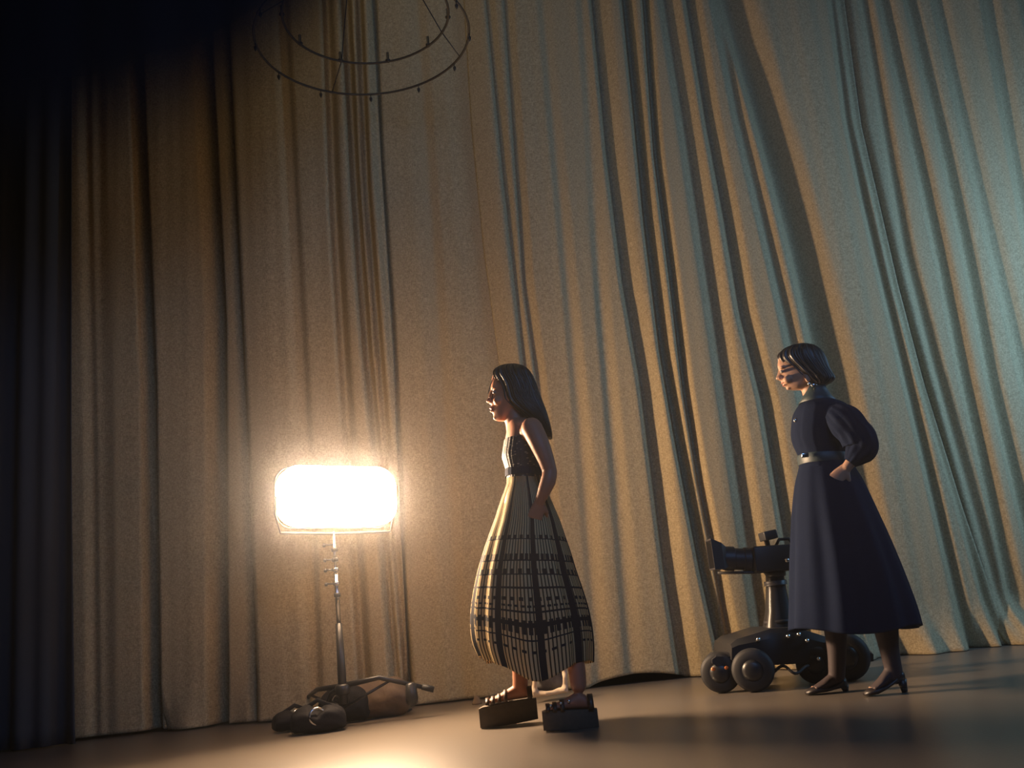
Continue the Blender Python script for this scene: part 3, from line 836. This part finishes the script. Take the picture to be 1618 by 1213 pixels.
# striped skirt cloth
def skirt_mat():
    m = mat('striped_skirt_cloth', (0.5, 0.4, 0.25), 0.85, spec=0.15, translucent=0.22)
    nt = m.node_tree; b = nt.nodes['Principled BSDF']
    uv = nt.nodes.new('ShaderNodeUVMap'); uv.uv_map = 'UVMap'
    sp = nt.nodes.new('ShaderNodeSeparateXYZ'); nt.links.new(uv.outputs[0], sp.inputs[0])
    def mth(op, a, b=None, c=None):
        n = nt.nodes.new('ShaderNodeMath'); n.operation = op
        for i, q in enumerate((a, b, c)):
            if q is None: continue
            if isinstance(q, (int, float)): n.inputs[i].default_value = q
            else: nt.links.new(q, n.inputs[i])
        return n.outputs[0]
    U, V = sp.outputs[0], sp.outputs[1]
    def stripe(coord, count, duty, phase=0.0):
        fr_ = mth('FRACT', mth('MULTIPLY_ADD', coord, count, phase))
        return mth('LESS_THAN', fr_, duty)
    def band(v0, v1):
        return mth('MULTIPLY', mth('GREATER_THAN', V, v0), mth('LESS_THAN', V, v1))
    thin = stripe(U, 96, 0.38)
    wide = stripe(U, 9, 0.16, 0.10)
    dash = stripe(U, 56, 0.62, 0.2)
    dash2 = stripe(U, 40, 0.5, 0.0)
    dark = wide
    def mx(a, b_): return mth('MAXIMUM', a, b_)
    for v0, v1, msk in ((.350, .368, dash2), (.368, .373, None), (.445, .475, dash), (.475, .482, None), (.520, .545, dash2), (.545, .551, None), (.607, .617, None), (.655, .672, dash2), (.690, .700, dash), (.715, .724, None),
                        (.755, .815, dash), (.765, .785, None), (.835, .842, None), (.880, .892, dash2)):
        bnd = band(v0, v1)
        dark = mx(dark, bnd if msk is None else mth('MULTIPLY', bnd, msk))
    n = nt.nodes.new('ShaderNodeTexNoise'); n.inputs['Scale'].default_value = 40
    nt.links.new(uv.outputs[0], n.inputs['Vector'])
    m1 = nt.nodes.new('ShaderNodeMix'); m1.data_type = 'RGBA'
    m1.inputs[6].default_value = (0.66, 0.50, 0.27, 1); m1.inputs[7].default_value = (0.06, 0.038, 0.022, 1)
    nt.links.new(thin, m1.inputs[0])
    m2 = nt.nodes.new('ShaderNodeMix'); m2.data_type = 'RGBA'
    nt.links.new(dark, m2.inputs[0]); nt.links.new(m1.outputs[2], m2.inputs[6]); m2.inputs[7].default_value = (0.010, 0.013, 0.026, 1)
    nt.links.new(m2.outputs[2], b.inputs['Base Color'])
    for nn in nt.nodes:
        if nn.type == 'BSDF_TRANSLUCENT': nt.links.new(m2.outputs[2], nn.inputs[0])
    return m
M['skirt1'] = skirt_mat()
def skirt(name, W, rows, hemf, m, parent, pleats, amp, n=260, sub=6, dc=None):
    """rows: y, xl, xr, half depth from waist to hem; hemf(t) lifts or drops the hem (pixels) around the body"""
    rows = dense(rows, sub)
    y0, y1 = rows[0][0], rows[-1][0]
    verts = []; faces = []; uvs = []
    for i, (y, xl, xr, hw) in enumerate(rows):
        v = (y - y0) / (y1 - y0)
        for k in range(n + 1):
            t = 2 * PI * k / n
            hy = hemf(t) * max(0, (v - 0.55) / 0.45) ** 1.5
            a, b = W(xl, y + hy), W(xr, y + hy)
            c = (a + b) / 2
            fl = 1 + amp * min(1, v * 1.6 + 0.15) * sum(A * math.sin(f_ * t + p_ + 1.2 * v * q_) for A, f_, p_, q_ in pleats)
            if name == 'skirt' : pass
            verts.append(Vector((c.x + (b.x - a.x) / 2 * math.cos(t) * fl, c.y + hw * math.sin(t) * fl, c.z + (b.z - a.z) / 2 * math.cos(t))))
            uvs.append((k / n, v))
    N = n + 1
    for i in range(len(rows) - 1):
        for k in range(n):
            faces.append((i * N + k, i * N + k + 1, (i + 1) * N + k + 1, (i + 1) * N + k))
    o = mesh_obj(name, verts, faces, m, parent, uvs=uvs)
    md = o.modifiers.new('thickness', 'SOLIDIFY'); md.thickness = 0.002; md.offset = 1
    return o
SK1 = [(744, 800, 857, .128), (758, 800.5, 857, .126), (768, 799, 860, .130), (782, 794, 867, .155), (800, 788, 875, .180), (825, 780, 885, .205), (850, 771, 893, .225), (875, 763, 901, .245), (900, 756, 908, .262), (930, 750, 918, .28),
       (960, 746, 927, .29), (990, 745, 933, .295), (1020, 748, 936, .295), (1046, 757, 936, .29)]
def hem1(t):
    # front (t = pi) is lifted by the stride, the side towards the camera dips
    s = math.sin(t)          # -1 towards the camera
    c = math.cos(t)
    return 18 * math.exp(-((t - 1.5 * PI - 0.05) / 0.42) ** 2) - 8 * (c < -0.9) + 5 * math.sin(3 * t)
skirt('skirt', W1, SK1, hem1, M['skirt1'], w1, ((0.5, 11, 0.4, .6), (0.35, 19, 1.4, -.5), (0.25, 7, 2.2, .8)), 0.045)
# patterned strapless top
def top_mat():
    m = mat('patterned_top_cloth', (0.02, 0.02, 0.03), 0.7, spec=0.3)
    nt = m.node_tree; b = nt.nodes['Principled BSDF']
    tc = nt.nodes.new('ShaderNodeTexCoord'); mp = nt.nodes.new('ShaderNodeMapping'); mp.inputs['Scale'].default_value = (1, 1, 2.0)
    v = nt.nodes.new('ShaderNodeTexVoronoi'); v.inputs['Scale'].default_value = 42
    nt.links.new(tc.outputs['Object'], mp.inputs[0]); nt.links.new(mp.outputs[0], v.inputs['Vector'])
    cr = nt.nodes.new('ShaderNodeMapRange'); cr.inputs[1].default_value = 0.22; cr.inputs[2].default_value = 0.30
    nt.links.new(v.outputs['Distance'], cr.inputs[0])
    mx = nt.nodes.new('ShaderNodeMix'); mx.data_type = 'RGBA'
    mx.inputs[6].default_value = (0.30, 0.26, 0.20, 1); mx.inputs[7].default_value = (0.030, 0.032, 0.042, 1)
    nt.links.new(cr.outputs[0], mx.inputs[0]); nt.links.new(mx.outputs[2], b.inputs['Base Color'])
    return m
tm = top_mat()
rows = [(r[0], r[1] - 1.2, r[2] + 1.0, r[3] + .010) for r in dense([q for q in TORSO1 if 697 <= q[0] <= 757], 4)]
mbt = MB()
rr = [oval(W1, *r, n=120, ex=2.3, rip=lambda t: 1 + 0.012 * math.sin(30 * t)) for r in rows]
mbt.loft(rr, cap=False)
mbt.build('strapless_top', tm, w1)
mbs = MB()   # sash at the waist
rows = [(y, xl, xr, hw) for y, xl, xr, hw in ((742, 798.5, 858, .134), (748, 798, 858.5, .137), (754, 798.5, 858.5, .134))]
mbs.loft([oval(W1, *r, n=80, ex=2.3, rip=lambda t: 1 + 0.01 * math.sin(22 * t)) for r in rows], cap=False)
sash = mbs.build('sash', M['navy'], w1)

# platform sandals
def sandal(W, fd, pts, toe, heel, label_parent):
    """pts: top/bottom outline stations (x, y_top, y_bot) across the sole"""
    z0 = None
    rings = []
    xs = [p[0] for p in pts]
    x0, x1 = xs[0], xs[-1]
    for x, yt, yb in pts:
        u = (x - x0) / (x1 - x0)
        w_ = 0.049 * (1 - (2 * u - 0.9) ** 4 * 0.25) * (0.80 if u in (0, 1) else 1)
        T, B = W(x, yt, fd), W(x, yb, fd)
        zb = max(B.z, 0.0)
        ring = []
        for yy, zz in ((-w_ * .93, zb), (-w_, zb + .012), (-w_, T.z - .010), (-w_ * .94, T.z), (w_ * .94, T.z), (w_, T.z - .010), (w_, zb + .012), (w_ * .93, zb)):
            ring.append(Vector((T.x, Y1 + fd + yy, zz)))
        rings.append(ring)
    so = MB().loft(rings).build('sandal', M['cork'], label_parent); so.data.set_sharp_from_angle(angle=math.radians(50))
    return so
def strap(fo, W, fd, a, b, rise, wd, par, nm='strap'):
    """band over the foot from one side of the sole to the other"""
    pa = W(a[0], a[1], fd); mbx = MB()
    rings = []
    for k in range(17):
        t = PI * k / 16
        c = Vector((pa.x, Y1 + fd - 0.050 * math.cos(t), pa.z + rise * math.sin(t) ** 0.7))
        rings.append([c + Vector((dx, 0, 0)) + Vector((0, -math.cos(t), math.sin(t))) * dz for dx, dz in ((-wd, 0), (-wd, .004), (wd, .004), (wd, 0))])
    mbx.loft(rings).build(nm, M['leather'], par)
s1 = sandal(W1, fa, [(757, 1119, 1149), (764, 1115.5, 1148), (785, 1112, 1146), (810, 1107, 1142), (835, 1103, 1137), (847, 1102, 1135)], None, None, w1)
s2 = sandal(W1, fb, [(856, 1124, 1153), (862, 1122.5, 1153), (885, 1121, 1152.5), (910, 1120, 1152), (935, 1119, 1151), (943, 1118.5, 1150)], None, None, w1)
for x, r_ in ((771, .026), (780, .031), (790, .038), (800, .052)): strap(None, W1, fa, (x, 1114 - (x - 760) * .15), None, r_, .009, s1)
for x, r_ in ((866, .026), (877, .033), (889, .044)): strap(None, W1, fb, (x, 1122), None, r_, .010, s2)
strap(None, W1, fa, (838, 1103), None, .055, .012, s1, 'heel_strap'); strap(None, W1, fb, (934, 1119), None, .060, .012, s2, 'heel_strap')
for x in (870, 886, 899): MB().ball(W1(x, 1116 - (x - 866) * .25, fb - .040), (.008, .006, .009), 10, 8).build('buckle', M['metal_trim'], s2)
# pale lining that shows below the hem between the legs
def W1l(x, y, d): return P(x, y, Y1 + d)
lin = [(1048, 846, 905, .10), (1062, 845, 903, .10), (1075, 843, 898, .10), (1090, 842, 893, .09)]
# ------------------------------------------------------------------ pale cloth bundle on the floor behind her
yb_ = 5.9
bnd = thing('cloth_bundle', 'small pale cloth bundle with grey opening on the floor behind the striped skirt', 'cloth', gz(868, 1108))
Yb = bnd.location.y
def B_(x, y, d): q = P(x, y, Yb + d); return q
fbm = MB()
for (xa, ya), (xb, yb), r_ in (((846, 1058), (844, 1096), .020), ((892, 1056), (893, 1090), .018), ((843, 1098), (894, 1090), .019), ((848, 1056), (892, 1054), .012)):
    p0, p1 = B_(xa, ya, 0), B_(xb, yb, 0)
    pts = [p0.lerp(p1, k / 5) + Vector((0, .01 * math.sin(k * 2.1), .004 * math.sin(k * 1.7))) for k in range(6)]
    fbm.tube(pts, [r_ * (0.85 + .15 * math.sin(k * 1.9)) for k in range(6)], 12)
    fbm.ball(p0, r_ * .9); fbm.ball(p1, r_ * .9)
remeshed('rolled_edge', fbm, .006, M['cloth'], bnd, 4)
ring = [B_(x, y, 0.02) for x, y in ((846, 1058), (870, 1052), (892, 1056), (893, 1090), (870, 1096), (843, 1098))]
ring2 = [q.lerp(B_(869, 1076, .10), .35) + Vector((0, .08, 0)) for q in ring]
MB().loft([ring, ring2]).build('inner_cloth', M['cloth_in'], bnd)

# ---- woman in the dark dress
sC, sD = G(1318, 1094), G(1408, 1096)
Y2 = (sC.y + sD.y) / 2 - 0.02
def W2(x, y, d=0.0): return P(x, y, Y2 + d)
w2 = thing('person', 'woman in a long dark navy dress standing behind the dolly, hand in pocket', 'person', Vector((W2(1350, 1080).x, Y2, 0)))
w2['label'] = 'woman with a dark bob and long dark navy dress standing beside the dolly'
HSH = 0.0
mb = MB()
HEAD2 = [(550, 1248, 1276, .030), (556, 1238, 1288, .055), (564, 1231.5, 1295, .070), (573, 1229, 1299, .076), (580, 1229, 1300, .077), (585, 1231, 1299, .075), (591, 1232, 1297, .072), (597, 1234, 1294, .067), (603, 1237, 1289, .058),
         (608, 1240, 1283, .050), (612, 1242, 1276, .040), (615.5, 1247, 1268, .022)]
body_loft(mb, W2, HEAD2, 3, front=0.62, ex=2.1)
nose(mb, W2, (1230.5, 583), (1225.5, 598), (1233, 602))
mb.ball(W2(1238, 604.5), (0.012, 0.021, 0.005)); mb.ball(W2(1240, 608.5), (0.011, 0.019, 0.0055)); mb.ball(W2(1246, 613), (0.013, 0.017, 0.010))
for s in (-1, 1):
    mb.ball(W2(1235, 581, s * 0.030), (0.013, 0.022, 0.006)); mb.ball(W2(1244, 600, s * 0.038), (0.022, 0.022, 0.020)); mb.ball(W2(1276, 596, s * 0.071), (0.016, 0.009, 0.028))
mb.tube([W2(1279, 600), W2(1282, 615), W2(1286, 630), W2(1292, 645)], [0.048, 0.047, 0.050, 0.065], 24)
TORSO2 = [(632, 1275, 1308, .060), (637, 1268, 1322, .10), (644, 1262, 1332, .14), (655, 1257, 1338, .155), (668, 1255, 1341, .15), (685, 1254, 1341, .142), (700, 1257, 1339, .13), (715, 1264, 1338, .118), (728, 1269, 1339, .115), (742, 1267, 1345, .13), (765, 1262, 1354, .16), (790, 1262, 1360, .165), (812, 1268, 1355, .14)]
body_loft(mb, W2, TORSO2, 3, ex=2.3)
limb(mb, [W2(1322, 655, -.16), W2(1343, 678, -.19), W2(1362, 702, -.20)], [.042, .038, .033])
limb(mb, [W2(1362, 702, -.20), W2(1352, 720, -.20), W2(1338, 738, -.185)], [.033, .030, .023])
hand(mb, W2(1338, 738, -.185), W2(1322, 755, -.17) - W2(1338, 738, -.185), Vector((0.0, 1, -0.3)), 0, 0.92, 0.35, 1)
limb(mb, [W2(1310, 655, .16), W2(1325, 685, .2), W2(1338, 712, .2)], [.042, .038, .033])
limb(mb, [W2(1338, 712, .2), W2(1330, 728, .2), W2(1316, 745, .18)], [.033, .030, .023])
hand(mb, W2(1316, 745, .18), W2(1304, 765, .16) - W2(1316, 745, .18), Vector((0.0, -1, -0.3)), 0, 0.92, 0.35, -1)
fc2, fd2 = sC.y - Y2, sD.y - Y2
limb(mb, [W2(1298, 800, .08), W2(1302, 860, .06), W2(1310, 925, fc2)], [.085, .068, .052])
limb(mb, [W2(1310, 925, fc2), W2(1318, 975, fc2), W2(1322, 1025, fc2), W2(1322, 1068, fc2)], [.052, .056, .042, .034])
limb(mb, [W2(1325, 800, -.08), W2(1350, 860, -.06), W2(1378, 925, fd2)], [.085, .068, .052])
limb(mb, [W2(1378, 925, fd2), W2(1396, 975, fd2), W2(1405, 1025, fd2), W2(1414, 1066, fd2)], [.052, .056, .040, .033])
def z0(v, z): v.z = z; return v
hC, tC = z0(W2(1333, 1078, fc2), .03), z0(W2(1285, 1088, fc2), .02)
hD, tD = z0(W2(1424, 1070, fd2), .06), z0(W2(1378, 1090, fd2), .02)
foot(mb, None, hC, tC, .9, .9); foot(mb, None, hD, tD, .9, .9)
remeshed('body', mb, 0.0045, M['skin_b'], w2, 3)
tg = MB()  # added dark layer over the legs, their shade put into its colour
limb(tg, [W2(1310, 925, fc2), W2(1318, 975, fc2), W2(1322, 1025, fc2), W2(1322, 1070, fc2)], [.055, .059, .0455, .038])
foot(tg, None, hC - Vector((0, 0, .002)), tC, .97, 1.0)
limb(tg, [W2(1378, 925, fd2), W2(1396, 975, fd2), W2(1405, 1025, fd2), W2(1414, 1068, fd2)], [.055, .059, .0435, .037])
foot(tg, None, hD - Vector((0, 0, .002)), tD, .97, 1.0)
remeshed('leg_shade', tg, .0045, M['leg_shade'], w2, 3)
for s in (-1, 1): MB().ball(W2(1235.5, 587, s * 0.030), (0.0105, 0.0125, 0.0085), 16, 10).build('eye', M['eye'], w2)
MB().ball(W2(1236.8, 605), (0.007, 0.017, 0.004), 14, 8).ball(W2(1238.8, 608.7), (0.007, 0.015, 0.0045), 14, 8).build('lips', M['lip'], w2)
HAIR2 = [(544.5, 1259, 1274, .035), (548, 1246, 1286, .062), (553, 1237, 1293, .078), (560, 1231, 1299, .088), (568, 1231, 1303, .094), (576, 1237, 1305.5, .098), (584, 1246, 1308, .100), (592, 1254, 1312, .103), (599, 1262, 1316, .105),
         (604, 1268, 1314, .104), (608, 1278, 1306, .095), (611, 1284, 1300, .07)]
hm = MB()
hm.loft([oval(W2, *r, n=200, ex=2.3, rip=strands) for r in dense(HAIR2, 4)])
for i in range(70):
    t = rnd.uniform(0.1, 1.9) * (1 if rnd.random() < .5 else -1); pts = []
    y0_, y1_ = rnd.uniform(549, 575), rnd.uniform(598, 610); off = rnd.uniform(1.0, 1.05)
    for k in range(10):
        y = y0_ + (y1_ - y0_) * k / 9; xl, xr, hw = lerp_table(HAIR2, y)
        a, b = W2(xl, y), W2(xr, y); c = (a + b) / 2
        pts.append(Vector((c.x + (b.x - a.x) / 2 * math.cos(t) * off, c.y + hw * math.sin(t) * off, c.z + (b.z - a.z) / 2 * math.cos(t))))
    hm.tube(pts, [0.0022] * 8 + [0.0014, 0.0008], 5)
hm.build('hair', M['hair_b'], w2)
MB().ball(W2(1286, 608, -.085), (.016, .010, .010), 14, 10).ball(W2(1279, 606, -.088), (.010, .008, .008), 14, 10).build('earring', M['metal_trim'], w2)
# dress: bodice, collar, puffed sleeves, belt, skirt
bd = MB()
rows = [(r[0], r[1] - 2, r[2] + 2, r[3] + .012) for r in dense([q for q in TORSO2 if q[0] <= 742], 3)]
bd.loft([oval(W2, *r, n=90, ex=2.3, rip=lambda t: 1 + .006 * math.sin(17 * t) + .004 * math.sin(29 * t)) for r in rows])
for s in (-1, 1):
    bd.ball(W2(1322, 652, s * .15), (.055, .055, .05), 20, 12)
remeshed('bodice', bd, .006, M['navy'], w2, 3)
cl = MB(); cl.loft([oval(W2, *r, n=60, ex=2.2) for r in ((610, 1274, 1301, .057), (618, 1272, 1305, .062), (628, 1270, 1312, .072), (638, 1264, 1322, .10))], cap=False)
co = cl.build('collar', M['navy2'], w2); md = co.modifiers.new('t', 'SOLIDIFY'); md.thickness = .005
def sleeve(pts, rad, seed):
    s_ = MB(); rows = dense([(*p, r) for p, r in zip([tuple(q) for q in pts], rad)], 6); rr = random.Random(seed); ph = rr.uniform(0, 6)
    P_ = [Vector(r[:3]) for r in rows]; rings = []; up_ = Vector((0, 1, 0))
    for i, p in enumerate(P_):
        t = (P_[min(i + 1, len(P_) - 1)] - P_[max(i - 1, 0)]).normalized(); a = (up_ - t * up_.dot(t)).normalized(); b = t.cross(a); up_ = a
        rings.append([p + (a * math.cos(2 * PI * k / 60) + b * math.sin(2 * PI * k / 60)) * rows[i][3] * (1 + .05 * math.sin(7 * 2 * PI * k / 60 + ph) * math.sin(i * .5) + .03 * math.sin(12 * 2 * PI * k / 60)) for k in range(60)])
    s_.loft(rings); return s_.build('sleeve', M['navy'], w2)
sleeve([W2(1318, 652, -.15), W2(1334, 664, -.185), W2(1348, 680, -.20), W2(1358, 696, -.205), W2(1360, 708, -.205), W2(1352, 720, -.2), W2(1343, 731, -.19)], [.055, .080, .078, .080, .075, .055, .030], 1)
sleeve([W2(1308, 655, .15), W2(1320, 668, .185), W2(1334, 685, .2), W2(1340, 705, .205), W2(1332, 722, .2), W2(1322, 738, .19)], [.055, .078, .075, .072, .055, .030], 2)
bl = MB(); bl.loft([oval(W2, *r, n=60, ex=2.3) for r in ((719, 1262, 1342, .132), (722, 1261.5, 1342, .136), (731, 1263, 1343, .136), (734, 1264, 1343, .133))], cap=False)
belt = bl.build('belt', M['navy2'], w2)
MB().box(W2(1272, 719, -.105), (.035, .012, .022), None, .004).build('belt_buckle', M['metal_trim'], belt)
MB().ball(W2(1257, 664, -.045), (.010, .008, .012), 12, 8).build('button', M['metal_trim'], w2)
SK2 = [(730, 1265, 1344, .132), (742, 1263, 1350, .145), (760, 1259, 1360, .175), (785, 1256, 1371, .205), (815, 1254, 1384, .23), (850, 1253, 1399, .255), (890, 1252, 1415, .28), (925, 1251.5, 1428, .295), (960, 1251, 1440, .305), (993, 1250, 1449, .31)]
skirt('skirt', W2, SK2, lambda t: 5 * math.sin(3 * t + .6) - 4 * math.cos(t), M['navy'], w2, ((0.5, 9, 0.4, .6), (0.35, 15, 1.4, -.5), (0.3, 5, 2.2, .8)), 0.045)
# shoes with low heels
def pump(hl, te, fd):
    ax = (te - hl); ax.z = 0; L = ax.length + .03; ax.normalize(); s = Vector((-ax.y, ax.x, 0)); rings = []
    h0 = hl.z
    for t, w_, h_, lift in ((-.06, .024, .045, h0), (0.05, .034, .055, h0), (.25, .036, .030, h0 * .8), (.5, .038, .024, h0 * .4), (.7, .044, .036, .006), (.9, .040, .030, .003), (1.05, .018, .016, .004)):
        c = Vector((hl.x, hl.y, 0)) + ax * (L * t)
        rings.append([c + s * (w_ * math.cos(2 * PI * k / 20)) + Vector((0, 0, lift + h_ * (.5 + .5 * math.sin(2 * PI * k / 20)))) for k in range(20)])
    o = MB().loft(rings).build('shoe', M['shoe'], w2)
    c = Vector((hl.x, hl.y, 0))
    MB().tube([c + Vector((0, 0, h0 + .01)), c + Vector((.004, 0, 0.001))], [.022, .013], 12).build('heel', M['shoe'], o)
pump(hC - Vector((0, 0, .012)), tC, 0); pump(hD - Vector((0, 0, .012)), tD, 0)


# ------------------------------------------------------------------ added haze volume imitating the bluish veil over the right half
HC, HR = Vector((1.7, 2.7, 1.5)), Vector((2.6, 1.45, 2.4))
hz = mesh_obj('haze_veil', *(lambda q: (q.v, q.f))(MB().ball((0, 0, 0), (1, 1, 1), 32, 20)), None)
hz.location = HC; hz.scale = HR
vm = bpy.data.materials.new('haze'); vm.use_nodes = True
nt = vm.node_tree; nt.nodes.clear()
o_ = nt.nodes.new('ShaderNodeOutputMaterial'); vs = nt.nodes.new('ShaderNodeVolumeScatter')
tc = nt.nodes.new('ShaderNodeTexCoord'); ln = nt.nodes.new('ShaderNodeVectorMath'); ln.operation = 'LENGTH'
nt.links.new(tc.outputs['Object'], ln.inputs[0])
mr = nt.nodes.new('ShaderNodeMapRange'); mr.interpolation_type = 'SMOOTHSTEP'
mr.inputs[1].default_value = 0.95; mr.inputs[2].default_value = 0.1; mr.inputs[3].default_value = 0.0; mr.inputs[4].default_value = 0.025
nt.links.new(ln.outputs['Value'], mr.inputs[0]); nt.links.new(mr.outputs[0], vs.inputs['Density'])
vs.inputs['Color'].default_value = (0.85, 0.92, 1.0, 1); vs.inputs['Anisotropy'].default_value = 0.0
nt.links.new(vs.outputs[0], o_.inputs['Volume'])
hz.data.materials.append(vm)
tag(hz, 'added thin bluish haze veil before the right half of the stage', 'haze', kind='stuff')
